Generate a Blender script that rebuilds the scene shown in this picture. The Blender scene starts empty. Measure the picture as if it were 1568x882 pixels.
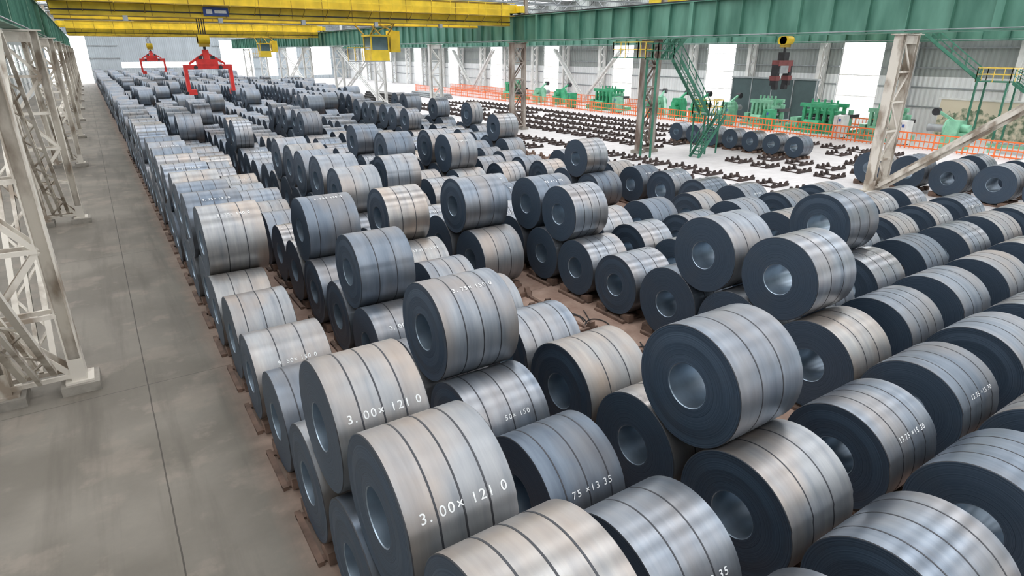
import bpy, math, random
from mathutils import Vector, Matrix
random.seed(7)
S = bpy.context.scene
S.view_settings.view_transform = 'Standard'
COL = S.collection

# ------------------------------------------------------------ materials
def mat(name, color, rough=0.6, metal=0.0, var=0.15, scale=2.0, bump=0.0, stretch=(1,1,1), col2=None, thr=(0.35,0.65), coords='Object'):
    m = bpy.data.materials.new(name); m.use_nodes = True
    nt = m.node_tree; N = nt.nodes; L = nt.links
    b = N['Principled BSDF']
    tc = N.new('ShaderNodeTexCoord'); mp = N.new('ShaderNodeMapping')
    mp.inputs['Scale'].default_value = stretch
    L.new(tc.outputs[coords], mp.inputs[0])
    no = N.new('ShaderNodeTexNoise'); no.inputs['Scale'].default_value = scale; no.inputs['Detail'].default_value = 5
    L.new(mp.outputs[0], no.inputs['Vector'])
    r = N.new('ShaderNodeValToRGB')
    c = Vector(color)
    a = c*(1-var); z = Vector(col2) if col2 else c*(1+var)
    r.color_ramp.elements[0].color = (*a, 1); r.color_ramp.elements[1].color = (*z, 1)
    r.color_ramp.elements[0].position = thr[0]; r.color_ramp.elements[1].position = thr[1]
    L.new(no.outputs['Fac'], r.inputs[0]); L.new(r.outputs[0], b.inputs['Base Color'])
    b.inputs['Roughness'].default_value = rough; b.inputs['Metallic'].default_value = metal
    if bump:
        bp = N.new('ShaderNodeBump'); bp.inputs['Strength'].default_value = bump; bp.inputs['Distance'].default_value = 0.02
        L.new(no.outputs['Fac'], bp.inputs['Height']); L.new(bp.outputs[0], b.inputs['Normal'])
    return m

def math_node(N, L, op, a, b=None, c=None):
    n = N.new('ShaderNodeMath'); n.operation = op
    for i, v in enumerate((a, b, c)):
        if v is None: continue
        if isinstance(v, (int, float)): n.inputs[i].default_value = v
        else: L.new(v, n.inputs[i])
    return n.outputs[0]

def mixc(N, L, fac, a, b, blend='MIX'):
    n = N.new('ShaderNodeMix'); n.data_type = 'RGBA'; n.blend_type = blend
    for sock, v in ((n.inputs[0], fac), (n.inputs[6], a), (n.inputs[7], b)):
        if isinstance(v, (int, float)): sock.default_value = v
        elif isinstance(v, tuple): sock.default_value = (*v, 1)
        else: L.new(v, sock)
    return n.outputs[2]

def noise(N, L, vec, scale, detail=4, stretch=None, rough=0.5):
    if stretch:
        mp = N.new('ShaderNodeMapping'); mp.inputs['Scale'].default_value = stretch
        L.new(vec, mp.inputs[0]); vec = mp.outputs[0]
    n = N.new('ShaderNodeTexNoise'); n.inputs['Scale'].default_value = scale; n.inputs['Detail'].default_value = detail
    n.inputs['Roughness'].default_value = rough
    L.new(vec, n.inputs['Vector']); return n.outputs['Fac']

def ramp(N, L, fac, p0, p1):
    n = N.new('ShaderNodeMapRange'); n.inputs[1].default_value = p0; n.inputs[2].default_value = p1
    L.new(fac, n.inputs[0]); return n.outputs[0]

def coil_wrap_material():
    m = bpy.data.materials.new('hot_rolled_steel'); m.use_nodes = True
    nt = m.node_tree; N = nt.nodes; L = nt.links; b = N['Principled BSDF']
    tc = N.new('ShaderNodeTexCoord'); oi = N.new('ShaderNodeObjectInfo'); geo = N.new('ShaderNodeNewGeometry')
    vec = N.new('ShaderNodeVectorMath'); vec.operation = 'ADD'
    L.new(tc.outputs['Object'], vec.inputs[0])
    rv = math_node(N, L, 'MULTIPLY', oi.outputs['Random'], 37.0); L.new(rv, vec.inputs[1])
    v = vec.outputs[0]
    streak = noise(N, L, v, 1.0, 6, (6, 0.6, 0.6), 0.6)
    blotch = noise(N, L, v, 1.3, 4)
    fine = noise(N, L, v, 1.0, 3, (60, 2, 2))
    brown_warm_refl = noise(N, L, v, .9, 5, (1.2, .7, .7))
    c = mixc(N, L, ramp(N, L, streak, .25, .75), (0.18, 0.205, 0.235), (0.345, 0.365, 0.38))
    c = mixc(N, L, math_node(N, L, 'MULTIPLY', ramp(N, L, brown_warm_refl, .44, .68), .6), c, (0.36, 0.295, 0.24))  # brown tint of the steel, also painting warm reflections into its colour
    rc = N.new('ShaderNodeValToRGB')
    rc.color_ramp.elements[0].color = (.50, .57, .66, 1); rc.color_ramp.elements[1].color = (1.12, 1.04, .96, 1)
    e = rc.color_ramp.elements.new(.45); e.color = (.88, .92, .98, 1)
    L.new(oi.outputs['Random'], rc.inputs[0])
    c = mixc(N, L, 1.0, c, rc.outputs[0], 'MULTIPLY')
    L.new(c, b.inputs['Base Color'])
    b.inputs['Metallic'].default_value = .78
    rr = math_node(N, L, 'MULTIPLY_ADD', blotch, .20, .19)
    wn = N.new('ShaderNodeTexWhiteNoise'); wn.noise_dimensions = '1D'; L.new(rv, wn.inputs['W'])
    rr = math_node(N, L, 'MULTIPLY_ADD', wn.outputs[0], .22, rr)
    L.new(rr, b.inputs['Roughness'])
    bp = N.new('ShaderNodeBump'); bp.inputs['Strength'].default_value = .05; bp.inputs['Distance'].default_value = .01
    hh = math_node(N, L, 'ADD', fine, math_node(N, L, 'MULTIPLY', blotch, 1.5))
    L.new(hh, bp.inputs['Height']); L.new(bp.outputs[0], b.inputs['Normal'])
    return m

def coil_end_material():
    m = bpy.data.materials.new('coil_edge_layers'); m.use_nodes = True
    nt = m.node_tree; N = nt.nodes; L = nt.links; b = N['Principled BSDF']
    tc = N.new('ShaderNodeTexCoord'); sp = N.new('ShaderNodeSeparateXYZ'); L.new(tc.outputs['Object'], sp.inputs[0])
    r2 = math_node(N, L, 'ADD', math_node(N, L, 'POWER', sp.outputs[1], 2.0), math_node(N, L, 'POWER', sp.outputs[2], 2.0))
    r = math_node(N, L, 'SQRT', r2)
    cb = N.new('ShaderNodeCombineXYZ'); L.new(math_node(N, L, 'MULTIPLY', r, 60.0), cb.inputs[0])
    lay = noise(N, L, cb.outputs[0], 1.0, 3)
    bl = noise(N, L, tc.outputs['Object'], 2.0, 3)
    oi = N.new('ShaderNodeObjectInfo')
    c = mixc(N, L, ramp(N, L, lay, .3, .75), (0.016, 0.030, 0.052), (0.074, 0.108, 0.152))
    c = mixc(N, L, math_node(N, L, 'MULTIPLY', ramp(N, L, bl, .45, .75), .35), c, (0.06, 0.072, 0.09))
    L.new(c, b.inputs['Base Color'])
    b.inputs['Metallic'].default_value = .35; b.inputs['Roughness'].default_value = .48
    bp = N.new('ShaderNodeBump'); bp.inputs['Strength'].default_value = .5; bp.inputs['Distance'].default_value = .008
    L.new(lay, bp.inputs['Height']); L.new(bp.outputs[0], b.inputs['Normal'])
    return m

M_WRAP = coil_wrap_material(); M_END = coil_end_material()
M_BORE = mat('bore_steel', (.31, .38, .45), .36, .8, .2, 2.0)
M_STRAP = mat('strap_steel', (.05, .053, .06), .45, .6)
M_PAINT = mat('stencil_paint', (.78, .80, .80), .7, 0, .14, 25)
M_SADDLE = mat('saddle_steel', (.145, .092, .068), .75, .1, .4, 3.0, .3)
M_BEIGE = mat('column_paint', (.32, .26, .20), .65, .05, .2, 1.3, .1, (1,1,.5), col2=(.60,.56,.49), thr=(.38,.52))
M_RUSTC = mat('rusty_column_paint', (.20, .14, .11), .7, .1, .25, 1.2, .1, (1,1,.4), col2=(.42,.38,.34), thr=(.4,.65))
M_WHITEC = mat('pale_column_paint', (.66, .66, .64), .6, .05, .12, 1.5)
M_GREEN = mat('green_girder_paint', (.05, .18, .125), .5, .1, .22, .8, .05, (1,1,.25), col2=(.12,.285,.215))
M_YEL = mat('yellow_crane_paint', (.78, .56, .03), .5, .05, .15, 1.0)
M_YELD = mat('dirty_yellow_paint', (.38, .25, .03), .6, .05, .3, 1.0)
M_RED = mat('red_tong_paint', (.58, .025, .02), .45, .1, .15)
M_DARK = mat('dark_machinery', (.04, .04, .045), .5, .5)
M_MAROON = mat('maroon_magnet_paint', (.20, .06, .06), .5, .2)
M_GREY = mat('grey_steel', (.30, .32, .33), .5, .3)
M_MGREEN = mat('machine_green', (.05, .34, .17), .45, .1, .2)
M_LGREEN = mat('light_machine_green', (.20, .46, .31), .45, .1, .2)
M_SGREEN = mat('stair_green', (.04, .17, .11), .5, .1, .2)
M_ORANGE = mat('orange_fence_paint', (.82, .18, .045), .5, 0, .1)
M_RAILY = mat('handrail_yellow', (.75, .52, .08), .5, 0, .1)
M_GLASS = mat('cab_glass', (.10, .16, .18), .1, .3)
M_CONC = mat('pedestal_concrete', (.24, .22, .19), .85, 0, .2, 3, .3)
M_ROOF = mat('roof_sheet', (.36, .37, .38), .6, .1, .1, .5)
M_SIGN = mat('sign_blue', (.03, .08, .30), .5)
M_SLATE = mat('slate_panel', (.055, .085, .09), .6, 0, .12, .8)
M_BLACK = mat('black_pipe', (.022, .020, .020), .5, .2)
M_DRUST = mat('dark_rusted_steel', (.05, .034, .03), .7, .1, .35, 2)
M_CABLE = mat('rubber_cable', (.02, .02, .02), .6)

def siding(name, color, freq=2.2, axis=1):
    m = bpy.data.materials.new(name); m.use_nodes = True
    nt = m.node_tree; N = nt.nodes; L = nt.links; b = N['Principled BSDF']
    tc = N.new('ShaderNodeTexCoord'); sp = N.new('ShaderNodeSeparateXYZ'); L.new(tc.outputs['Object'], sp.inputs[0])
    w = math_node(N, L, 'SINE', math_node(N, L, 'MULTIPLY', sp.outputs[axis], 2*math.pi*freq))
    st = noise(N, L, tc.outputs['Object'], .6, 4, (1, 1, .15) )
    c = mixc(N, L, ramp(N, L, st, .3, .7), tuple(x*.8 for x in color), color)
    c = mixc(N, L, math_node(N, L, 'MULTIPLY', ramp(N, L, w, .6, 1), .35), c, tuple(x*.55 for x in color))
    L.new(c, b.inputs['Base Color']); b.inputs['Roughness'].default_value = .55
    bp = N.new('ShaderNodeBump'); bp.inputs['Strength'].default_value = .8; bp.inputs['Distance'].default_value = .05
    L.new(w, bp.inputs['Height']); L.new(bp.outputs[0], b.inputs['Normal'])
    return m
M_SIDE = siding('grey_siding', (.36, .39, .375))
M_SIDEW = siding('white_siding', (.86, .88, .88))
M_SIDEX = siding('grey_siding_end', (.50, .56, .60), 2.2, 0)

def floor_material():
    m = bpy.data.materials.new('concrete_floor'); m.use_nodes = True
    nt = m.node_tree; N = nt.nodes; L = nt.links; b = N['Principled BSDF']
    tc = N.new('ShaderNodeTexCoord'); v = tc.outputs['Object']
    sp = N.new('ShaderNodeSeparateXYZ'); L.new(v, sp.inputs[0]); X, Y = sp.outputs[0], sp.outputs[1]
    n1 = noise(N, L, v, .35, 6); n2 = noise(N, L, v, 1.1, 7, None, .65); n3 = noise(N, L, v, 1.0, 5, (1.6, .12, 1), .6); n4 = noise(N, L, v, 9, 3)
    n5 = noise(N, L, v, .55, 6, None, .6)
    walk = mixc(N, L, ramp(N, L, n1, .40, .60), (.150, .135, .110), (.215, .195, .163))
    walk = mixc(N, L, math_node(N, L, 'MULTIPLY', ramp(N, L, n5, .54, .60), .30), walk, (.29, .245, .20))
    walk = mixc(N, L, math_node(N, L, 'MULTIPLY', ramp(N, L, n2, .56, .64), .3), walk, (.28, .24, .20))
    walk = mixc(N, L, math_node(N, L, 'MULTIPLY', ramp(N, L, n3, .50, .68), .55), walk, (.095, .084, .068))
    yard = mixc(N, L, ramp(N, L, n2, .3, .7), (.22, .135, .10), (.40, .285, .225))
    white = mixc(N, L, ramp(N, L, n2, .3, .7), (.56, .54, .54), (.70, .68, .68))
    c = mixc(N, L, ramp(N, L, math_node(N, L, 'ADD', X, math_node(N, L, 'MULTIPLY', n2, .5)), 1.35, 2.1), walk, yard)
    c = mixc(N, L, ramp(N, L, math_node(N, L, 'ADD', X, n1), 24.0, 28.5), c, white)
    c = mixc(N, L, math_node(N, L, 'MULTIPLY', n4, .18), c, (.10, .09, .08))
    # expansion joints
    jx = math_node(N, L, 'LESS_THAN', math_node(N, L, 'ABSOLUTE', math_node(N, L, 'ADD', math_node(N, L, 'MULTIPLY_ADD', n2, .03, X), .24)), .013)
    ym = math_node(N, L, 'PINGPONG', math_node(N, L, 'ADD', Y, -3.4), 6.0)
    jy = math_node(N, L, 'LESS_THAN', math_node(N, L, 'MULTIPLY_ADD', n2, .02, ym), .024)
    jj = math_node(N, L, 'MAXIMUM', jx, math_node(N, L, 'MULTIPLY', jy, .6))
    c = mixc(N, L, math_node(N, L, 'MULTIPLY', jj, .7), c, (.025, .022, .018))
    L.new(c, b.inputs['Base Color'])
    L.new(math_node(N, L, 'MULTIPLY_ADD', n1, .3, .55), b.inputs['Roughness'])
    b.inputs['Specular IOR Level'].default_value = .3
    bp = N.new('ShaderNodeBump'); bp.inputs['Strength'].default_value = .15; bp.inputs['Distance'].default_value = .02
    L.new(n2, bp.inputs['Height']); L.new(bp.outputs[0], b.inputs['Normal'])
    return m
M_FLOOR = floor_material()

# ------------------------------------------------------------ mesh builder
class MB:
    def __init__(s): s.v = []; s.f = []; s.m = []; s.mats = []; s.sm = []
    def mi(s, m):
        if m not in s.mats: s.mats.append(m)
        return s.mats.index(m)
    def add(s, vs, fs, m, smooth=False):
        o = len(s.v); s.v += [tuple(p) for p in vs]; i = s.mi(m)
        for f in fs: s.f.append([o+k for k in f]); s.m.append(i); s.sm.append(smooth)
    def box(s, c, d, m, rot=None):
        x, y, z = d[0]/2, d[1]/2, d[2]/2
        vs = [Vector(p) for p in ((-x,-y,-z),(x,-y,-z),(x,y,-z),(-x,y,-z),(-x,-y,z),(x,-y,z),(x,y,z),(-x,y,z))]
        if rot is not None: vs = [rot @ p for p in vs]
        c = Vector(c)
        s.add([p+c for p in vs], [(0,3,2,1),(4,5,6,7),(0,1,5,4),(1,2,6,5),(2,3,7,6),(3,0,4,7)], m)
    def bb(s, a, b, m):
        s.box([(a[i]+b[i])/2 for i in range(3)], [abs(b[i]-a[i]) for i in range(3)], m)
    def frame(s, p0, p1, up=None):
        p0, p1 = Vector(p0), Vector(p1); d = (p1-p0); l = d.length; d.normalize()
        u = Vector(up) if up else (Vector((0,0,1)) if abs(d.z) < .95 else Vector((0,1,0)))
        sd = d.cross(u); sd.normalize(); u = sd.cross(d)
        return Matrix((d, sd, u)).transposed(), (p0+p1)/2, l
    def beam(s, p0, p1, w, h, m, up=None):
        R, c, l = s.frame(p0, p1, up); s.box(c, (l, w, h), m, R)
    def ibeam(s, p0, p1, w, h, t, m, up=None):
        R, c, l = s.frame(p0, p1, up)
        s.box(c, (l, t, h), m, R)
        for k in (-1, 1): s.box(c + R @ Vector((0, 0, k*(h-t)/2)), (l, w, t*1.01), m, R)
    def cyl(s, p0, p1, r, m, n=16, r1=None, cap=True):
        R, c, l = s.frame(p0, p1); r1 = r if r1 is None else r1
        p0, p1 = Vector(p0), Vector(p1); vs = []
        for p, q in ((p0, r), (p1, r1)):
            for i in range(n):
                a = 2*math.pi*i/n; vs.append(p + R @ Vector((0, q*math.cos(a), q*math.sin(a))))
        s.add(vs, [(i, (i+1) % n, n+(i+1) % n, n+i) for i in range(n)], m, True)
        if cap: s.add(vs[:n], [list(range(n))[::-1]], m); s.add(vs[n:], [list(range(n))], m)
    def lace(s, p0, p1, off, n, w, m):
        """laced strut: two chords +- off with zigzag between"""
        p0, p1, off = Vector(p0), Vector(p1), Vector(off)
        s.beam(p0-off, p1-off, w*1.6, w*1.6, m); s.beam(p0+off, p1+off, w*1.6, w*1.6, m)
        for i in range(n):
            a = p0.lerp(p1, i/n); b = p0.lerp(p1, (i+1)/n); k = 1 if i % 2 else -1
            s.beam(a+off*k, b-off*k, w, w*.5, m)
    def prism(s, poly, x0, x1, m):
        n = len(poly)
        vs = [(x0, p[0], p[1]) for p in poly]+[(x1, p[0], p[1]) for p in poly]
        s.add(vs, [list(range(n)), [n+i for i in range(n)][::-1]]+[(i, n+i, n+(i+1) % n, (i+1) % n) for i in range(n)], m)
    def mesh(s, name):
        me = bpy.data.meshes.new(name); me.from_pydata(s.v, [], s.f)
        for m in s.mats: me.materials.append(m)
        me.polygons.foreach_set('material_index', s.m); me.polygons.foreach_set('use_smooth', s.sm)
        me.update(); return me
    def obj(s, name, loc=(0,0,0), rotz=0):
        o = bpy.data.objects.new(name, s.mesh(name)); COL.objects.link(o); o.location = loc; o.rotation_euler = (0,0,rotz); return o

def inst(name, me, loc, rotz=0):
    o = bpy.data.objects.new(name, me); COL.objects.link(o); o.location = loc; o.rotation_euler = (0,0,rotz); return o

# ------------------------------------------------------------ coil meshes
def text_mesh(body, size):
    cu = bpy.data.curves.new('t', 'FONT'); cu.body = body; cu.size = size; cu.resolution_u = 3; cu.space_character = 1.25; cu.offset = 0.001
    o = bpy.data.objects.new('t', cu); COL.objects.link(o)
    dg = bpy.context.evaluated_depsgraph_get(); dg.update()
    me = o.evaluated_get(dg).to_mesh()
    vs = [v.co.copy() for v in me.vertices]; fs = [list(p.vertices) for p in me.polygons]
    o.evaluated_get(dg).to_mesh_clear(); bpy.data.objects.remove(o)
    return vs, fs

def add_coil(mb, R, Ln, seg=96, text=None, ta=30, seam=200, straps=(.27, .5, .74), o=(0,0,0), ri=None, tsz=.17, tel=0.0):
    ox, oy, oz = o
    ri = ri or R*.36
    sr = math.radians(seam)
    def ring(x, r, spiral=0.0):
        out = []
        for i in range(seg):
            a = 2*math.pi*i/seg
            ph = ((a-sr) % (2*math.pi))/(2*math.pi)
            q = r - spiral*ph
            out.append((ox+x, oy-q*math.cos(a), oz+q*math.sin(a)))
        return out
    def skin(r0, r1, m, smooth=True):
        n = seg
        mb.add(r0+r1, [(i, n+i, n+(i+1) % n, (i+1) % n) for i in range(n)], m, smooth)
    e = .010
    sp = .016
    skin(ring(e, R, sp), ring(Ln-e, R, sp), M_WRAP)
    skin(ring(0, R-e, sp), ring(e, R, sp), M_STRAP)
    skin(ring(Ln-e, R, sp), ring(Ln, R-e, sp), M_STRAP)
    # end faces with slightly telescoped wraps
    rr = [R-e, R*.86, R*.7, R*.52, ri+.012]
    dx = [0, tel, -tel*.4, tel*.5, 0]
    for k in range(4):
        skin(ring(dx[k+1]+(.0), rr[k+1]), ring(dx[k], rr[k], sp if k == 0 else 0), M_END, False)
        skin(ring(Ln-dx[k], rr[k], sp if k == 0 else 0), ring(Ln-dx[k+1], rr[k+1]), M_END, False)
    skin(ring(.012, ri), ring(0, ri+.012), M_BORE); skin(ring(Ln, ri+.012), ring(Ln-.012, ri), M_BORE)
    skin(ring(Ln-.012, ri), ring(.012, ri), M_BORE)
    for t in straps:
        x = Ln*t; w = .011; h = .003
        skin(ring(x-w, R-.010, sp), ring(x-w, R+h, sp), M_STRAP, False)
        skin(ring(x-w, R+h, sp), ring(x+w, R+h, sp), M_STRAP)
        skin(ring(x+w, R+h, sp), ring(x+w, R-.010, sp), M_STRAP, False)
    if text:
        vs, fs = TX[text]
        w = max(v.x for v in vs); s = min(1.0, Ln*.80/w) if w > 0 else 1
        x0 = (Ln - w*s)*.6; a0 = math.radians(ta); q = R+.004
        mb.add([(ox+x0+v.x*s, oy-q*math.cos(a0+v.y/R), oz+q*math.sin(a0+v.y/R)) for v in vs], fs, M_PAINT)

TX = {}
for b, sz in (("3. 00× 121 0", .155), ("9. 50× 150 0", .12), ("3. 75× 150 0", .125), ("75 ×13 35", .145), ("13.75 ×15 30", .12), ("50× 150", .125), ("9. 75× 13 50", .115)):
    TX[b] = text_mesh(b, sz)

TK = list(TX)
VAR = {}
def coil_var(R, Ln, text=None, ta=30, seam=200, straps=(.27,.5,.74), tel=0.0):
    k = (round(R, 2), round(Ln, 2), text, ta, seam, straps, tel)
    if k not in VAR:
        mb = MB(); add_coil(mb, R, Ln, 96, text, ta, seam, straps, tel=tel)
        VAR[k] = mb.mesh('steel_coil_mesh')
    return VAR[k]

def place_coil(x, y, z, R, Ln, **kw):
    inst('steel_coil', coil_var(R, Ln, **kw), (x, y, z))

SADH = .10
ROWS = {0: 1.62, 1: 4.22, 2: 6.6, 3: 9.25, 4: 11.75, 5: 14.25, 6: 16.75, 7: 19.5, 8: 22.4, 9: 25.0, 10: 27.6}
def yb(k): return 2.1+2.07*k
bottoms = {}
row4y = [2.1, 4.2, 6.22, 8.27, 10.33, 12.36, 14.2, 16.02, 17.9, 19.95, 22.0]
for r, x in ROWS.items():
    kmax = 92
    for k in range(0, kmax):
        y = yb(k)
        if r == 4 and k < len(row4y): y = row4y[k]
        if r == 3 and 2 <= k <= 6: continue
        if r in (6, 7) and k in (8, 9): continue
        if r == 6 and k == 5: continue
        if r == 9 and (6 < k < 20 or k > 86): continue
        if r == 10 and (k < 1 or k > 5) and not (k > 45): continue
        if r == 8 and 14 <= k <= 15: continue
        if r >= 5 and k > 8 and random.random() < .06: continue
        if k > 88 and random.random() < .5: continue
        R = random.choice([.93, .96, .98, 1.0])
        if r == 4 and 5 <= k <= 9: R = .90
        if r in (7, 8) and k > 6: R = random.choice([.88, .92, .96])
        Ln = random.choice([1.34, 1.5, 1.5, 1.54])
        if k > 14: Ln = random.choice([1.0, 1.25, 1.35, 1.5, 1.5])
        bottoms[(r, k)] = [x, y, R, Ln]
for (r, k), R in (((0,0),.97), ((0,1),.97), ((0,2),.97), ((0,3),.97), ((2,1),.98), ((2,2),.96), ((2,0),.98), ((1,1),.98), ((1,2),.96), ((1,3),.94), ((1,4),.93), ((1,5),.93), ((1,6),.93), ((0,7),.95), ((0,8),.95), ((4,2),1.0),((4,3),1.0),((4,4),1.0)):
    bottoms[(r, k)][2] = R
bottoms[(1,1)][3] = 1.34; bottoms[(1,2)][3] = 1.34; bottoms[(1,3)][3] = 1.5

def top_of(r, k, R):
    a = bottoms.get((r, k)); b = bottoms.get((r, k+1))
    if not a or not b: return None
    A = Vector((a[1], SADH+a[2])); B = Vector((b[1], SADH+b[2]))
    ra = a[2]+R+.006; rb = b[2]+R+.006
    d = (B-A).length; t = (ra*ra-rb*rb+d*d)/(2*d); h = math.sqrt(max(ra*ra-t*t, 0))
    u = (B-A)/d; P = A+u*t+Vector((-u.y, u.x))*h
    return P.x, P.y
tops = {}
tops_list = {(0,0):(.94,1.25), (0,1):(.94,1.25), (0,2):(.93,1.25),
  (1,3):(.94,1.5), (1,5):(.90,1.34), (1,7):(.93,1.5),
  (2,1):(.97,1.45), (2,7):(.9,1.34), (2,9):(.9,1.5),(2,10):(.95,1.5),(2,11):(.95,1.34),(2,12):(.96,1.5),(2,13):(.95,1.34),
  (3,7):(.91,1.6), (3,10):(.86,1.5),
  (4,2):(.94,1.45), (4,3):(.94,1.5), (4,6):(.9,1.34), (4,7):(.9,1.5), (4,13):(.93,1.5),(4,15):(.93,1.34),
  (5,12):(.95,1.5),(5,13):(.95,1.34),(6,3):(.93,1.5),(6,11):(.95,1.5),(7,10):(.93,1.34),(6,13):(.92,1.5),(8,16):(.9,1.5)}
for k in range(7, 16): tops_list.setdefault((0, k), (.96 if k < 9 else .95, 1.5))
for k, (R, Ln) in tops_list.items(): tops[k] = (R, Ln)
dens = {0: .8, 1: .55, 2: .45, 3: .5, 4: .55, 5: .5, 6: .4, 7: .35, 8: .35, 9: .3, 10: .3}
for r in ROWS:
    on = False
    for k in range(16, 90):
        if random.random() < .3: on = random.random() < dens[r]
        if on and (r, k) not in tops: tops[(r, k)] = (random.choice([.9, .93, .96]), random.choice([1.0, 1.25, 1.5, 1.5]))

NEAR = 46
far_mb = MB()
SEAM = (200, 250, 330, 20)
sp1 = (.27, .5, .74); sp2 = (.33, .66); sp3 = (.2, .5, .8)
special = {(0,0,'t'):("3. 00× 121 0", 28), (0,1,'t'):("3. 00× 121 0", 28), (0,2,'t'):("3. 00× 121 0", 28), (1,1,'b'):("75 ×13 35", 24), (1,2,'b'):("75 ×13 35", 24),
  (1,3,'b'):("50× 150", 30), (0,4,'b'):("9. 50× 150 0", 32), (0,5,'b'):("9. 50× 150 0", 32), (3,1,'b'):("13.75 ×15 30", 35), (4,1,'b'):("13.75 ×15 30", 30),
  (1,3,'t'):("3. 75× 150 0", 62), (0,7,'t'):("3. 75× 150 0", 52), (1,7,'t'):("3. 75× 150 0", 70)}
def emit(r, k, lay, x, y, z, R, Ln):
    jx = random.uniform(-.05, .05) if k > 3 else 0
    if r == 0 and lay == 't' and k < 3: jx = .06
    if y < NEAR:
        t = special.get((r, k, lay))
        if not t and random.random() < .3 and k > 2: t = (random.choice(TK), random.choice((40, 55)))
        if (lay == 't' and (r, k) in ((2,1),(4,2),(4,3))) : t = None
        place_coil(x+jx, y, z, R, Ln, text=t[0] if t else None, ta=t[1] if t else 30, seam=random.choice(SEAM),
                   straps=sp1 if lay == 't' and k < 3 and r == 0 else random.choice((sp1, sp2, sp2, sp3)), tel=random.choice((0.0, .012)))
    else:
        add_coil(far_mb, R, Ln, 36 if y < 90 else 24, None, straps=sp2 if y < 60 else (), o=(x+jx*2, y, z))
for (r, k), (x, y, R, Ln) in bottoms.items(): emit(r, k, 'b', x, y, SADH+R, R, Ln)
for (r, k), (R, Ln) in tops.items():
    p = top_of(r, k, R)
    if p: emit(r, k, 't', ROWS[r], p[0], p[1], R, Ln)
far_mb.obj('distant_steel_coils')
# coils beyond the column line and on the processing line
for y, R in ((10.1, .95), (12.25, .98), (14.4, .95), (16.5, .95), (18.6, .92)):
    place_coil(37.6, y, SADH+R, R, 1.5, straps=sp1)
for i in range(7):
    place_coil(42.4, 26.6+1.9*i, SADH+.78, .78, 1.25, straps=sp2)
for i in range(3): place_coil(40.6, 10.4+2.1*i, SADH+.95, .95, 1.34, straps=sp1)

# ------------------------------------------------------------ saddles
def add_saddle(mb, x, y, Ln=1.5, R=1.0, m=M_SADDLE):
    x0, x1 = x-.12, x+Ln+.12
    # cross sleepers with sloped cheeks touching the coil
    yc = .52*R; hh = SADH + R - math.sqrt(R*R-yc*yc) - .012
    for xx in (x0+.12, (x0+x1)/2-.1, x1-.32):
        for k in (-1, 1):
            poly = [(y+k*.36*R, .035), (y+k*.80*R, .035), (y+k*.78*R, hh+.02), (y+k*yc, hh), (y+k*.40*R, SADH+R-math.sqrt(R*R-(.40*R)**2)-.014)]
            if k < 0: poly = poly[::-1]
            mb.prism(poly, xx, xx+.2, m)
    for k in (-1, 1): mb.bb((x0-.03, y+k*.58*R-.07, 0), (x1+.03, y+k*.58*R+.07, .05), m)
    mb.bb((x0-.03, y-.7*R, 0), (x0+.07, y+.7*R, .08), m); mb.bb((x1-.07, y-.7*R, 0), (x1+.03, y+.7*R, .08), m)
sb = MB()
for (r, k), (x, y, R, Ln) in bottoms.items():
    if y < 60: add_saddle(sb, x, y, Ln, R)
for y in (10.1, 12.25, 14.4, 16.5, 18.6): add_saddle(sb, 37.6, y, 1.5, .95)
for i in range(7): add_saddle(sb, 42.4, 26.6+1.9*i, 1.25, .78)
for i in range(3): add_saddle(sb, 40.6, 10.4+2.1*i, 1.34, .95)
def empty_saddle(eb, x, y):
    m = M_DRUST if x > 28 else M_SADDLE
    for k in (-1, 1):
        poly = [(y+k*.36, 0), (y+k*.64, 0), (y+k*.62, .30), (y+k*.54, .30)]
        if k < 0: poly = poly[::-1]
        for xx in (x, x+.6, x+1.2): eb.prism(poly, xx, xx+.16, m)
        eb.bb((x-.1, y+k*.58-.05, 0), (x+1.46, y+k*.58+.05, .15), m)
    eb.bb((x+.02, y-.4, 0), (x+.12, y+.4, .07), m); eb.bb((x+1.22, y-.4, 0), (x+1.32, y+.4, .07), m)
for (r, k) in [(3,3),(3,4),(3,5),(3,6),(6,5),(6,8),(6,9),(7,8),(7,9)]:
    empty_saddle(sb, ROWS[r], yb(k))
sb.obj('coil_saddles')
def saddle_run(x, a, b):
    eb = MB(); y = a
    while y < b:
        if random.random() > .06: empty_saddle(eb, x+random.uniform(-.12, .12), y)
        y += 2.3
    if eb.v: eb.obj('empty_saddle_row')
saddle_run(26.4, 19, 41); saddle_run(29.1, 17, 89); saddle_run(32.0, 17, 89)
saddle_run(37.5, 21.2, 29.5); saddle_run(37.5, 36.8, 89)
saddle_run(40.4, 20.5, 29.5); saddle_run(40.4, 37, 89)
saddle_run(43.4, 18, 24.4); saddle_run(43.4, 42, 89)
for x in (46.6, 49.8): saddle_run(x, 19, 89)

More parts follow.
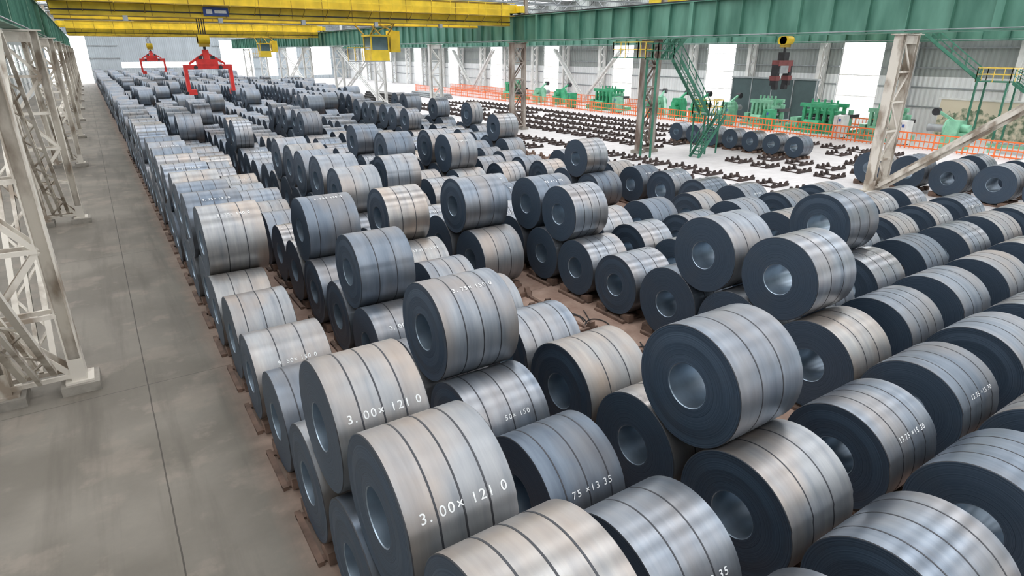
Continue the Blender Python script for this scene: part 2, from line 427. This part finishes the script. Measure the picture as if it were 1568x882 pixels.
# ------------------------------------------------------------ shell
Y0, Y1 = -24, 196; XL, XR = -9.0, 68.0; ZR = 15.0
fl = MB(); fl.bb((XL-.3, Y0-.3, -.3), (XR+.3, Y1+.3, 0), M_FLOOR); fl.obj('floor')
gr = MB(); gr.bb((-160, -160, -.6), (240, 400, -.31), M_CONC); gr.obj('outside_ground')
rf = MB()
y = Y0
while y < Y1:
    rf.bb((XL-.3, y, ZR), (XR+.3, min(y+4.4, Y1), ZR+.12), M_ROOF)
    y += 7.2
for x in (XL, 36.5, XR): rf.bb((x-.5, Y0, ZR+.121), (x+.5, Y1, ZR+.2), M_ROOF)
rf.obj('ceiling')
tr = MB()
for i in range(0, 21):
    yy = -10+ 9*i + 8.8
    tr.ibeam((XL, yy, 13.2), (XR, yy, 13.2), .22, .2, .04, M_GREY); tr.ibeam((XL, yy, 14.9), (XR, yy, 14.9), .22, .2, .04, M_GREY)
    n = 38; dx = (XR-XL)/n
    for j in range(n):
        a, b = (13.2, 14.9) if j % 2 else (14.9, 13.2)
        tr.beam((XL+dx*j, yy, a), (XL+dx*(j+1), yy, b), .09, .09, M_GREY)
tr.obj('roof_trusses')

def wall_x(name, x, wins, side, zsplit):
    """wall in plane X=x, openings list (y0,y1,z0,z1)"""
    mb = MB(); t = .12; ys = Y0
    wins = sorted(wins)
    for (a, b, z0, z1) in wins+[(Y1, Y1, 0, 0)]:
        if a > ys:
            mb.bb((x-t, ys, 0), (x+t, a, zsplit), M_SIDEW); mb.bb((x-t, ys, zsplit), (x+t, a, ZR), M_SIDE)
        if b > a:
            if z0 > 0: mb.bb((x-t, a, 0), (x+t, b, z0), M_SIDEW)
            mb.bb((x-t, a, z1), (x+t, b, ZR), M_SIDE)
        ys = b
    for z in (2.4, 4.2, 6.0, 7.8, 9.6, 11.4, 13.0):
        yy = Y0
        for (a, b, z0, z1) in wins+[(Y1, Y1, 0, 0)]:
            if a > yy: mb.bb((x-side*.12, yy, z-.06), (x-side*.24, a, z+.06), M_GREY)
            yy = b
    return mb.obj(name)
wr = [(-19.6+18*i, -15.2+18*i, .9, 9.4) for i in range(0, 12)]
wall_x('wall_right', XR, wr, 1, 5.2)
wl = [(-20+9*i, -15+9*i, 4.5, 8.5) for i in range(0, 24)]
wall_x('wall_left', XL, wl, -1, 1.2)
def wall_y(name, y, wins):
    mb = MB(); t = .12; xs = XL
    for (a, b, z0, z1) in sorted(wins)+[(XR, XR, 0, 0)]:
        if a > xs: mb.bb((xs, y-t, 0), (a, y+t, ZR), M_SIDEX)
        if b > a:
            if z0 > 0: mb.bb((a, y-t, 0), (b, y+t, z0), M_SIDEX)
            mb.bb((a, y-t, z1), (b, y+t, ZR), M_SIDEX)
        xs = b
    for z in (3, 6, 9): 
        xs = XL
        for (a, b, z0, z1) in sorted(wins)+[(XR, XR, 0, 0)]:
            if a > xs: mb.bb((xs, y-.12, z-.1), (a, y-.3, z+.1), M_GREY)
            xs = b
    return mb.obj(name)
wy = [(-7.5, 1.3, 0, 11.5), (8, 30, 3.6, 5.0), (32.2, 40.5, 0, 10.5), (44, 47, 1, 9), (50, 53, 1, 9), (57, 63, 1, 9)]
wall_y('wall_back', Y1, wy)
wall_y('wall_front', Y0, [(4, 10, 0, 6), (24, 32, 3, 9), (44, 54, 0, 8)])
def window_frame(n, kind, p0, p1):
    mb = MB(); a, b = Vector(p0), Vector(p1)
    d = b-a
    ax = 1 if abs(d.y) > abs(d.x) else 0
    def bar(q0, q1): mb.beam(q0, q1, .07, .07, M_WHITEC)
    c00 = a; c11 = b; c10 = a.copy(); c10[ax] = b[ax]; c01 = b.copy(); c01[ax] = a[ax]
    bar(c00, c10); bar(c01, c11); bar(c00, c01); bar(c10, c11)
    for k in (.25, .5, .75): bar(c00.lerp(c01, k), c10.lerp(c11, k))
    mb.obj(f'{kind}_{n}')
n = 1
for (a, b, c, d) in wr[2:8]: window_frame(n, 'window', (XR, a+.05, c+.05), (XR, b-.05, d-.05)); n += 1
for (a, b, c, d) in wl[2:14]: window_frame(n, 'window', (XL, a+.05, c+.05), (XL, b-.05, d-.05)); n += 1
# ------------------------------------------------------------ building columns
def column_mesh(m, zt=8.25, full=True, solid=False):
    mb = MB()
    for k in (-1, 1):
        mb.ibeam((k*.7, 0, .25), (k*.7, 0, zt), .46, .30, .035, m, up=(1,0,0))
        mb.bb((k*.7-.38, -.42, 0), (k*.7+.38, .42, .22), M_CONC); mb.bb((k*.7-.28, -.32, .22), (k*.7+.28, .32, .27), m)
        for q in (-1, 1): mb.bb((k*.7-.15, q*.23-.012, .27), (k*.7+.15, q*.23+.012, .8 if not solid else zt), m)
    nn = 5; dz = (zt-.7)/nn
    for q in (-.2, .2):
        for i in range(nn):
            z = .4+dz*i
            mb.beam((-.6, q, z), (.6, q, z), .07, .10, m)
            if solid and i > 1:
                mb.beam((-.55, q, z+.05), (.55, q, z+dz), .05, .10, m)
            mb.beam(((-.6 if i % 2 else .6), q*.95, z), ((.6 if i % 2 else -.6), q*.95, z+dz), .05, .12, m)
        mb.beam((-.6, q, zt-.25), (.6, q, zt-.25), .07, .4, m)
    mb.bb((-1.0, -.35, zt-.02), (1.0, .35, zt+.03), m)
    return mb
cm_b = column_mesh(M_BEIGE); cm_r = column_mesh(M_RUSTC, solid=True); cm_w = column_mesh(M_WHITEC)
def upper(mb, xo, m):
    mb.ibeam((xo, 0, 8.3), (xo, 0, 13.1), .3, .36, .04, m, up=(0,1,0))
upper(cm_b, -.82, M_BEIGE); upper(cm_r, .90, M_RUSTC); 
cmr2 = column_mesh(M_BEIGE); upper(cmr2, .90, M_BEIGE)
upper(cm_w, .90, M_WHITEC)
me_b, me_r, me_w, me_2 = cm_b.mesh('lattice_column_l'), cm_r.mesh('lattice_column_r'), cm_w.mesh('lattice_column_w'), cmr2.mesh('lattice_column_n')
CY = [16.2+18*i for i in range(-2, 10)]
for i, yy in enumerate(CY):
    inst('crane_column', me_b, (-2.25, yy, 0))
    yr = yy+.9
    inst('crane_column', me_2 if i == 2 else (me_r if i in (3, 4) else me_w), (35.7, yr, 0))
# wall columns
wc = MB()
wc.ibeam((-.5, 0, 0), (-.5, 0, 13), .4, .35, .035, M_WHITEC, up=(1,0,0)); wc.ibeam((.5, 0, 0), (.5, 0, 13), .4, .35, .035, M_WHITEC, up=(1,0,0))
for i in range(12): wc.beam((-.5 if i % 2 else .5, 0, .5+i), (.5 if i % 2 else -.5, 0, 1.5+i), .1, .14, M_WHITEC)
wme = wc.mesh('wall_column')
for i in range(0, 24):
    inst('wall_column', wme, (XR-1.0, -17+9*i+3.3, 0))
# bracings
def brace_obj(x, ya, yb_, za, zb, m, w=.11):
    mb = MB(); mb.lace((x, ya, za), (x, yb_, zb), (.28, 0, 0), 12, w*.7, m)
    mb.lace((x, ya, za), (x, yb_, zb), (0, .13, .13), 12, w*.5, m)
    return mb.obj('column_bracing')
brace_obj(-2.25, 15.9, 7.5, .6, 8.0, M_BEIGE)
brace_obj(-2.25, 1.2, 7.3, .6, 8.0, M_BEIGE)
brace_obj(-2.25, 33.9, 25.5, .6, 8.0, M_BEIGE); brace_obj(-2.25, 16.5, 24.9, .6, 8.0, M_BEIGE)
brace_obj(-2.25, 51.9, 43.5, .6, 8.0, M_BEIGE)
brace_obj(35.7, 16.8, 7.6, .5, 8.0, M_BEIGE, .16)
for yy in (89.1, 125.1): brace_obj(35.7, yy+.5, yy+17.5, .6, 8.0, M_WHITEC); brace_obj(35.7, yy+17.4, yy+.6, .6, 8.0, M_WHITEC)
for yy in (70.5, 106): brace_obj(XR-2.4, yy, yy+8, 7.8, .5, M_WHITEC, .2); brace_obj(XR-2.4, yy+16, yy+8.4, 7.8, .5, M_WHITEC, .2)
tl = MB()
for i in range(len(CY)-1):
    if i > 3: tl.lace((-2.25, CY[i]+.4, 3.2), (-2.25, CY[i+1]-.4, 3.2), (.2, 0, .2), 14, .07, M_BEIGE)
tl.obj('longitudinal_tie')

def runway(x, name, back=1):
    mb = MB(); z0, z1 = 8.32, 10.6
    mb.bb((x-.03, Y0+.3, z0), (x+.03, Y1-.3, z1), M_GREEN)
    for z in (z0, z1-.05): mb.bb((x-.32, Y0+.3, z), (x+.32, Y1-.3, z+.05), M_GREEN)
    yy = Y0+1
    i = 0
    while yy < Y1-1:
        mb.bb((x-.26, yy, z0+.05), (x+.26, yy+.03, z1-.05), M_GREEN)
        if i % 9 == 0: mb.bb((x-.30, yy-.1, z0+.05), (x+.30, yy+.25, z1-.05), M_GREEN)
        yy += 2.0 if x > 0 else 1.5; i += 1
    mb.bb((x-.05, Y0+.3, z1), (x+.05, Y1-.3, z1+.12), M_DARK)
    # conduit
    mb.cyl((x-back*.36, Y0+1, z0+.12), (x-back*.36, Y1-1, z0+.12), .03, M_GREY, 6)
    return mb.obj(name)
runway(-2.25, 'crane_runway_girder', -1)
runway(35.3, 'crane_runway_girder', 1)
runway(XR-2.9, 'crane_runway_girder', 1)

# ------------------------------------------------------------ cranes
def crane(yc, tong_x, tong_z, cab_x, xa=-1.2, xb=34.4, half=3.0, tong='tong', xl=-2.25, xr=35.3, sc=1.0):
    root = bpy.data.objects.new('overhead_crane', None); COL.objects.link(root); root.location = (0, yc, 0)
    def part(mb, nm):
        o = mb.obj(nm); o.parent = root; return o
    g = MB()
    for k in (-1, 1):
        y = k*half
        g.bb((xa, y-.45, 9.75), (xb, y+.45, 11.55), M_YEL)
        g.bb((xl+.05, y-.45, 10.85), (xa, y+.45, 11.55), M_YEL); g.bb((xb, y-.45, 10.85), (xr-.05, y+.45, 11.55), M_YEL)
        g.bb((xa, y-.52, 9.70), (xb, y+.52, 9.75), M_YELD); g.bb((xa, y-.52, 11.55), (xb, y+.52, 11.60), M_YELD)
        x = xa+1
        while x < xb:
            g.bb((x, y-.47, 9.76), (x+.05, y+.47, 11.54), M_YELD); x += 2.4
        g.bb((xa, y-.04, 11.6), (xb, y+.04, 11.7), M_DARK)
    part(g, 'bridge_girders')
    w = MB()
    for k in (-1, 1):
        y0 = k*(half+.52); y1 = k*(half+1.35)
        w.bb((xa, min(y0, y1), 10.5), (xb, max(y0, y1), 10.56), M_YELD)
        x = xa
        while x <= xb:
            w.bb((x, y1-.02, 10.5), (x+.04, y1+.02, 11.6), M_YEL); w.beam((x, y0, 9.95), (x, y1, 10.5), .05, .05, M_YELD); x += 1.8
        for z in (11.05, 11.58): w.bb((xa, y1-.02, z), (xb, y1+.02, z+.04), M_YEL)
        w.bb((xa, y0-.05*k, 10.0), (xb, y0+.03*k, 10.08), M_DARK)
    part(w, 'service_walkways')
    e = MB()
    for x in (xl, xr):
        e.bb((x-.28, -half-1.2, 10.86), (x+.28, half+1.2, 11.45), M_YEL)
        for k in (-1, 1):
            for q in (-.7, .7): e.cyl((x-.09, k*half+q, 10.99), (x+.09, k*half+q, 10.99), .26, M_DARK, 16)
    part(e, 'end_carriages')
    t = MB(); tx = tong_x
    t.bb((tx-1.6, -half-.3, 11.72), (tx+1.6, half+.3, 12.0), M_YELD)
    t.cyl((tx-1.1, -.9, 12.5), (tx+1.1, -.9, 12.5), .42, M_DARK, 20); t.bb((tx-1.5, .4, 12.0), (tx-.4, 1.6, 12.7), M_GREY)
    t.bb((tx+.5, .5, 12.0), (tx+1.4, 1.4, 12.6), M_GREEN)
    part(t, 'trolley')
    h = MB(); zt = tong_z
    for q in (-.22, -.08, .08, .22): 
        for p in (-.12, .12): h.cyl((tx+q, p, zt+2.6), (tx+q*1.3, p, 11.8), .018, M_DARK, 6)
    h.bb((tx-.35, -.28, zt+2.2), (tx+.35, .28, zt+3.0), M_YELD); 
    for p in (-.2, 0, .2): h.cyl((tx-.40+.0, p, zt+2.75), (tx+.40, p, zt+2.75), .0+.34, M_YEL, 18)
    h.cyl((tx, 0, zt+1.75), (tx, 0, zt+2.2), .1, M_DARK, 10)
    part(h, 'hook_block')
    g2 = MB()
    if tong == 'tong':
        g2.bb((tx-1.75, -.30, zt+.55), (tx+1.75, .30, zt+.90), M_RED)
        g2.bb((tx-.75, -.34, zt+.90), (tx+.75, .34, zt+1.3), M_RED)
        g2.prism([(-.3, zt+1.3), (.3, zt+1.3), (.12, zt+2.0), (-.12, zt+2.0)], tx-.22, tx+.22, M_RED)
        for k in (-1, 1):
            g2.beam((tx+k*.2, 0, zt+1.65), (tx+k*1.3, 0, zt+.95), .28, .16, M_RED)
            g2.bb((tx+k*1.62-.13, -.26, zt-1.1), (tx+k*1.62+.13, .26, zt+.88), M_RED)
            g2.bb((tx+k*1.62-.13-.1*k, -.2, zt-1.35), (tx+k*1.62+.13-.4*k, .2, zt-.95), M_RED)
            g2.cyl((tx+k*.9, -.38, zt+.7), (tx+k*.9, .38, zt+.7), .14, M_DARK, 12)
            g2.bb((tx+k*.45-.12, -.36, zt+1.3), (tx+k*.45+.12, .36, zt+1.55), M_DARK)
    else:
        g2.bb((tx-.35, -.3, zt+1.1), (tx+.35, .3, zt+1.8), M_DARK)
        g2.bb((tx-1.0, -.35, zt+.7), (tx+1.0, .35, zt+1.15), M_MAROON)
        g2.bb((tx-.8, -.42, zt+.1), (tx+.3, .42, zt+.72), M_GREY); g2.bb((tx+.3, -.38, zt+.2), (tx+.7, .38, zt+.7), M_MAROON)
        for k in (-1, 1):
            g2.bb((tx+k*.85-.18, -.3, zt-.9), (tx+k*.85+.18, .3, zt+.8), M_DARK); g2.bb((tx+k*.85-.26, -.34, zt-.5), (tx+k*.85+.26, .34, zt-.1), M_MAROON)
            g2.bb((tx+k*.68-.2, -.2, zt-1.25), (tx+k*.68+.2, .2, zt-.85), M_DARK)
    part(g2, 'coil_tong')
    if cab_x is not None:
        c = MB(); x = cab_x; y = -.2; z = 6.7
        c.bb((x-.85, y-.9, z), (x+.85, y+.9, z+.9), M_YEL); c.bb((x-.8, y-.85, z+.9), (x+.8, y+.85, z+2.0), M_GLASS); c.bb((x-.95, y-1, z+2.0), (x+.95, y+1, z+2.15), M_YEL)
        for a in (-1, 1):
            for b in (-1, 1):
                c.bb((x+a*.8-.06, y+b*.85-.06, z+.9), (x+a*.8+.06, y+b*.85+.06, z+2.05), M_YEL)
                c.beam((x+a*.8, y+b*.8, z+2.15), (x+a*.8, (half-.3)*b, 9.75), .1, .1, M_YELD)
        c.beam((x-.8, y-.8, 8.85), (x+.8, -half+.3, 9.75), .06, .06, M_YELD)
        c.bb((x-2.4, y-.9, z-.1), (x+1.0, y+.9, z), M_GREY)
        for a in (-2.4, -1.7, -1.0):
            for q in (-.9, .86): c.bb((x+a, y+q, z), (x+a+.04, y+q+.04, z+1.1), M_RAILY)
        for zz in (.55, 1.08):
            for q in (-.9, .86): c.bb((x-2.4, y+q, z+zz), (x-.9, y+q+.04, z+zz+.04), M_RAILY)
        c.bb((x+1.2, y-.5, z+.7), (x+2.1, y+.5, z+2.5), M_YEL); c.beam((x+1.65, y, z+2.5), (x+1.65, half-.3, 9.8), .1, .1, M_YELD); c.bb((x+.8, y-.3, z+.75), (x+1.25, y+.3, z+.95), M_YEL)
        part(c, 'operator_cab')
    if tong == 'tong' and yc < 70:
        s = MB(); s.bb((tong_x-.2, -half-.56, 9.85), (tong_x+1.5, -half-.52, 10.45), M_SIGN); s.bb((tong_x, -half-.58, 10.0), (tong_x+.4, -half-.56, 10.3), M_PAINT); s.bb((tong_x+.55, -half-.58, 10.05), (tong_x+1.35, -half-.56, 10.25), M_PAINT)
        for q in range(5): s.bb((xa+4+q*6, -half-.75, 9.4), (xa+4.3+q*6, -half-.5, 9.75), M_GREY)
        part(s, 'name_sign')
    return root
crane(56, 8.1, 5.6, 22.2)
crane(116, 9.0, 5.6, 26.0)
crane(34, 50.5, 5.6, None, xa=38.5, xb=62.8, half=2.2, tong='magnet', xl=37.6, xr=XR-2.9)
crb = MB(); crb.bb((37.45, Y0+.3, 10.2), (37.75, Y1-.3, 10.7), M_GREEN)
for i, yy in enumerate(CY): crb.bb((36.1, yy+1.15, 9.7), (37.75, yy+1.35, 10.2), M_GREEN)
crb.obj('crane_rail_bracket_beam')

# ------------------------------------------------------------ stairs
def stair(mb, p0, p1, width, wdir, m=M_SGREEN, rail=M_SGREEN):
    p0, p1 = Vector(p0), Vector(p1); wd = Vector(wdir).normalized()*width/2
    for k in (-1, 1):
        mb.beam(p0+wd*k, p1+wd*k, .06, .24, m)
        up = Vector((0, 0, 1.0))
        mb.beam(p0+wd*k+up, p1+wd*k+up, .05, .05, rail); mb.beam(p0+wd*k+up*.5, p1+wd*k+up*.5, .04, .04, rail)
        for t in (0, .25, .5, .75, 1): q = p0.lerp(p1, t)+wd*k; mb.beam(q, q+up, .045, .045, rail)
    n = max(3, int(abs(p1.z-p0.z)/.22)); d = (p1-p0); d.z = 0; d.normalize()
    for i in range(1, n):
        q = p0.lerp(p1, i/n)
        mb.beam(q-wd, q+wd, .25, .03, m)
def platform(mb, a, b, m=M_SGREEN, rail=M_RAILY, sides='all'):
    mb.bb(a, (b[0], b[1], a[2]+.08), m)
    for (x0, y0, x1, y1) in ((a[0], a[1], b[0], a[1]), (a[0], b[1], b[0], b[1]), (a[0], a[1], a[0], b[1]), (b[0], a[1], b[0], b[1])):
        for z in (.6, 1.1): mb.beam((x0, y0, a[2]+z), (x1, y1, a[2]+z), .05, .05, rail)
        for t in (0, .5, 1): mb.beam((x0+(x1-x0)*t, y0+(y1-y0)*t, a[2]), (x0+(x1-x0)*t, y0+(y1-y0)*t, a[2]+1.1), .05, .05, rail)
st = MB()
# stair tower by the column line
platform(st, (33.2, 34.0, 7.0), (34.7, 36.6, 7.0))
stair(st, (38.6, 33.4, 9.9), (35.4, 33.4, 7.0), .8, (0,1,0))
platform(st, (34.0, 32.8, 6.9), (35.6, 34.0, 6.9), rail=M_SGREEN)
stair(st, (35.4, 32.3, 6.9), (39.0, 32.3, 3.0), .8, (0,1,0))
platform(st, (38.8, 31.7, 2.9), (40.3, 33.3, 2.9), rail=M_RAILY)
stair(st, (39.6, 31.2, 2.9), (37.0, 31.2, 0.0), .8, (0,1,0))
for x, y in ((38.9, 31.8), (40.2, 31.8), (38.9, 33.2), (40.2, 33.2)): st.beam((x, y, 0), (x, y, 2.9), .1, .1, M_SGREEN)
for x, y in ((34.1, 32.9), (34.1, 33.9)): st.beam((x, y, 0), (x, y, 6.9), .12, .12, M_SGREEN)
st.obj('green_access_stair')
s2 = MB()
stair(s2, (60.5, 27.8, 9.0), (62.8, 23.6, 5.2), .9, (1,.5,0)); platform(s2, (61.6, 21.0, 5.1), (63.6, 23.4, 5.1)); 
stair(s2, (62.4, 15.2, 1.3), (62.4, 20.9, 5.1), .8, (1,0,0))
for x, y in ((61.7, 21.1), (63.5, 21.1), (61.7, 23.3), (63.5, 23.3)): s2.beam((x, y, 0), (x, y, 5.1), .14, .14, M_SGREEN)
s2.beam((62.4, 15.2, 0), (62.4, 15.2, 1.3), .5, .5, M_SGREEN)
s2.obj('wall_access_stair')

# ------------------------------------------------------------ fence, machines, panels, pipes
fb = MB()
def fence(x0, y0, x1, y1):
    L_ = math.hypot(x1-x0, y1-y0); n = int(L_/.35)
    for z in (.15, .65, 1.25): fb.beam((x0, y0, z), (x1, y1, z), .05, .10, M_ORANGE)
    for i in range(n+1):
        t = i/n; w = .09 if i % 6 == 0 else .045
        fb.box((x0+(x1-x0)*t, y0+(y1-y0)*t, .65), (w, w, 1.3), M_ORANGE)
fence(55.5, 6, 55.5, 120)
fb.obj('orange_safety_fence')
fb = MB(); fence(63.6, 62, 63.6, 120); fb.obj('orange_safety_fence')
fb = MB(); fence(63.6, 29.5, 63.6, 36.5); fb.obj('orange_safety_fence')

def leveller(loc, L_=5.0, g=M_MGREEN, rot=math.pi/2):
    mb = MB()
    mb.bb((-L_/2, -1.2, 0), (L_/2, 1.2, .5), g)
    for k in (-1, 1):
        mb.bb((-L_*.25, k*1.0-.15, .5), (L_*.25, k*1.0+.15, 1.0), g)
        for q in range(5): mb.bb((-L_*.25+q*L_*.11, k*1.0-.15, 1.0), (-L_*.25+q*L_*.11+.25, k*1.0+.15, 2.6), g)
        mb.bb((-L_*.28, k*1.0-.2, 2.4), (L_*.28, k*1.0+.2, 2.75), g)
    for i in range(5):
        x = -L_*.2+L_*.1*i
        mb.cyl((x, -.85, 1.2), (x, .85, 1.2), .14, M_GREY, 14); mb.cyl((x+.1, -.85, 1.55), (x+.1, .85, 1.55), .14, M_GREY, 14)
        mb.cyl((x, 0, 1.9), (x, 0, 3.1), .10, g, 10)
    mb.bb((-L_*.26, -.9, 1.8), (L_*.26, .9, 2.1), g)
    for i in range(6):
        x = -L_/2+.2+i*L_/5.5
        mb.cyl((x, -1, .75), (x, 1, .75), .1, M_GREY, 12)
    mb.cyl((-L_*.1, 1.4, .9), (L_*.15, 1.4, .9), .35, g, 16); mb.bb((-L_*.1, 1.1, 0), (L_*.15, 1.7, .6), g)
    mb.bb((L_*.3, -1.1, .5), (L_*.42, 1.1, 1.3), M_LGREEN)
    mb.cyl((-L_*.42, 0, .5), (-L_*.42, 0, 2.3), .22, M_LGREEN, 12); mb.bb((-L_*.48, -.9, 1.6), (-L_*.36, .9, 1.9), M_DARK)
    return mb.obj('leveller_machine', loc, rot)
def decoiler(loc, g=M_LGREEN, rot=0):
    mb = MB()
    mb.prism([(-1.0, 0), (1.0, 0), (.6, 2.2), (-.6, 2.2)], -1.2, -.2, g)
    mb.cyl((-.2, 0, 1.5), (1.3, 0, 1.5), .3, M_GREY, 20); mb.cyl((-.25, 0, 1.5), (-.1, 0, 1.5), .8, g, 24)
    mb.bb((-1.9, -.5, 0), (-1.1, .5, 1.3), g); mb.cyl((-1.8, 0, 1.6), (-1.1, 0, 1.6), .35, g, 16)
    mb.beam((-.6, 0, 2.1), (.9, 0, 2.9), .2, .2, g); mb.cyl((.9, -.25, 2.8), (.9, .25, 2.8), .3, M_DARK, 14)
    return mb.obj('decoiler_machine', loc, rot)
leveller((59.8, 35.0, 0), 6.5); leveller((59.2, 28.6, 0), 4.2, M_LGREEN); leveller((59.5, 66, 0), 6.5)
leveller((60, 41.5, 0), 4.5, M_LGREEN); leveller((60.0, 90, 0), 5)
decoiler((60.5, 46.2, 0)); decoiler((60.2, 50.2, 0), M_MGREEN); decoiler((60.4, 57, 0), M_LGREEN, .4); decoiler((60.0, 76.5, 0), M_MGREEN)
decoiler((58.5, 23.5, 0), M_LGREEN, math.pi/2); decoiler((60.2, 53.4, 0), M_MGREEN, .1); decoiler((60.0, 82, 0), M_LGREEN, .2)
def cabinet(loc, s=(1.2, .8, 2.0), m=M_WHITEC):
    mb = MB(); mb.bb((-s[0]/2, -s[1]/2, .1), (s[0]/2, s[1]/2, s[2]), m); mb.bb((-s[0]/2-.02, -.01, .15), (-s[0]/2, .01, s[2]-.1), M_DARK)
    mb.bb((-s[0]/2+.05, -s[1]/2+.05, 0), (s[0]/2-.05, s[1]/2-.05, .1), M_DARK); mb.bb((-s[0]/2-.03, .1, 1.0), (-s[0]/2, .14, 1.2), M_DARK); mb.bb((-s[0]/2-.02, -s[1]*.35, 1.5), (-s[0]/2, -s[1]*.1, 1.75), M_SIGN)
    mb.obj('control_cabinet', loc)
for y_ in (26.0, 31.5, 39.0, 44.0, 48.2, 55.3, 61.5, 71.0): cabinet((57.0, y_, 0), m=random.choice((M_WHITEC, M_LGREEN, M_MGREEN)))
rt = MB()   # roller conveyor line
for k in (-1, 1): rt.bb((59.2+k*.9-.08, 10, .5), (59.2+k*.9+.08, 20.3, .7), M_LGREEN)
for i in range(24): rt.cyl((58.4, 10.2+i*.42, .68), (60.0, 10.2+i*.42, .68), .09, M_GREY, 10)
for y_ in (10.3, 12.3, 15, 17.5, 20): 
    for k in (-1, 1): rt.bb((59.2+k*.9-.08, y_-.08, 0), (59.2+k*.9+.08, y_+.08, .5), M_LGREEN)
rt.obj('roller_conveyor')
sl = MB(); sl.bb((64.2, 38.8, 0), (64.5, 49.5, 4.6), M_SLATE)
for i in range(5): sl.bb((64.14, 38.8+i*2.65, 0), (64.2, 38.9+i*2.65, 4.6), M_GREY)
sl.bb((64.1, 38.7, 4.6), (64.6, 49.6, 4.75), M_GREY); sl.obj('slate_partition')

def mural_material():
    m = bpy.data.materials.new('landscape_mural'); m.use_nodes = True
    nt = m.node_tree; N = nt.nodes; L = nt.links; b = N['Principled BSDF']
    tc = N.new('ShaderNodeTexCoord'); v = tc.outputs['Object']; sp = N.new('ShaderNodeSeparateXYZ'); L.new(v, sp.inputs[0])
    n1 = noise(N, L, v, .5, 5, (1, 1, .0)); n2 = noise(N, L, v, 2.2, 6)
    hill = math_node(N, L, 'LESS_THAN', sp.outputs[2], math_node(N, L, 'MULTIPLY_ADD', n1, 5.0, -.2))
    c = mixc(N, L, math_node(N, L, 'MULTIPLY', hill, ramp(N, L, n2, .4, .6)), (.60, .53, .40), (.10, .15, .09))
    L.new(c, b.inputs['Base Color']); return m
M_MURAL = mural_material()
mu = MB(); mu.bb((65.0, 10.5, .2), (65.1, 27, 3.4), M_MURAL); mu.bb((64.95, 10.3, 3.4), (65.15, 27.2, 3.55), M_WHITEC); mu.bb((64.95, 10.3, 0), (65.15, 27.2, .2), M_WHITEC); mu.obj('landscape_mural_board')
pp = MB()
for r_ in range(4):
    for i in range(9-r_):
        pp.cyl((36.9+.36*i+.18*r_+1.6, 92, .2+.31*r_), (36.9+.36*i+.18*r_+1.6, 104, .2+.31*r_), .175, M_BLACK, 10)
pp.obj('black_pipe_bundle')
pc = MB()
for r_ in range(3):
    for i in range(8-r_): pc.cyl((49+.3*i+.15*r_, 96, .16+.26*r_), (49+.3*i+.15*r_, 108, .16+.26*r_), .148, M_GREY, 8)
pc.obj('steel_pipe_bundle')
# loose strapping / cable on the bare floor
cu = bpy.data.curves.new('floor_cable', 'CURVE'); cu.dimensions = '3D'; cu.bevel_depth = .016; cu.materials.append(M_CABLE)
for s_ in range(6):
    sp_ = cu.splines.new('NURBS'); pts = 16; sp_.points.add(pts-1); a0 = random.random()*6
    cx, cy = 10.6+random.uniform(-.5, .3), 11.0+random.uniform(-1.6, 1.8)
    for i in range(pts):
        a = a0+i*.45; rr_ = .45+.3*math.sin(i*1.3+s_)+i*.03
        sp_.points[i].co = (cx+rr_*math.cos(a), cy+rr_*1.2*math.sin(a), .02+.02*(i % 2), 1)
    sp_.use_endpoint_u = True
oc = bpy.data.objects.new('loose_strapping_cable', cu); COL.objects.link(oc)

# ------------------------------------------------------------ world + camera
w = bpy.data.worlds.new('World'); S.world = w; w.use_nodes = True
bg = w.node_tree.nodes['Background']; bg.inputs[0].default_value = (.965, .975, 1, 1); bg.inputs[1].default_value = 5.8
cam = bpy.data.cameras.new('Camera'); co = bpy.data.objects.new('Camera', cam); COL.objects.link(co); S.camera = co
cam.sensor_width = 36; cam.lens = 36*932/1568; cam.clip_end = 600
co.location = (0, 0, 7.4); co.rotation_euler = (math.radians(90-21.17), 0, math.radians(-33.4))
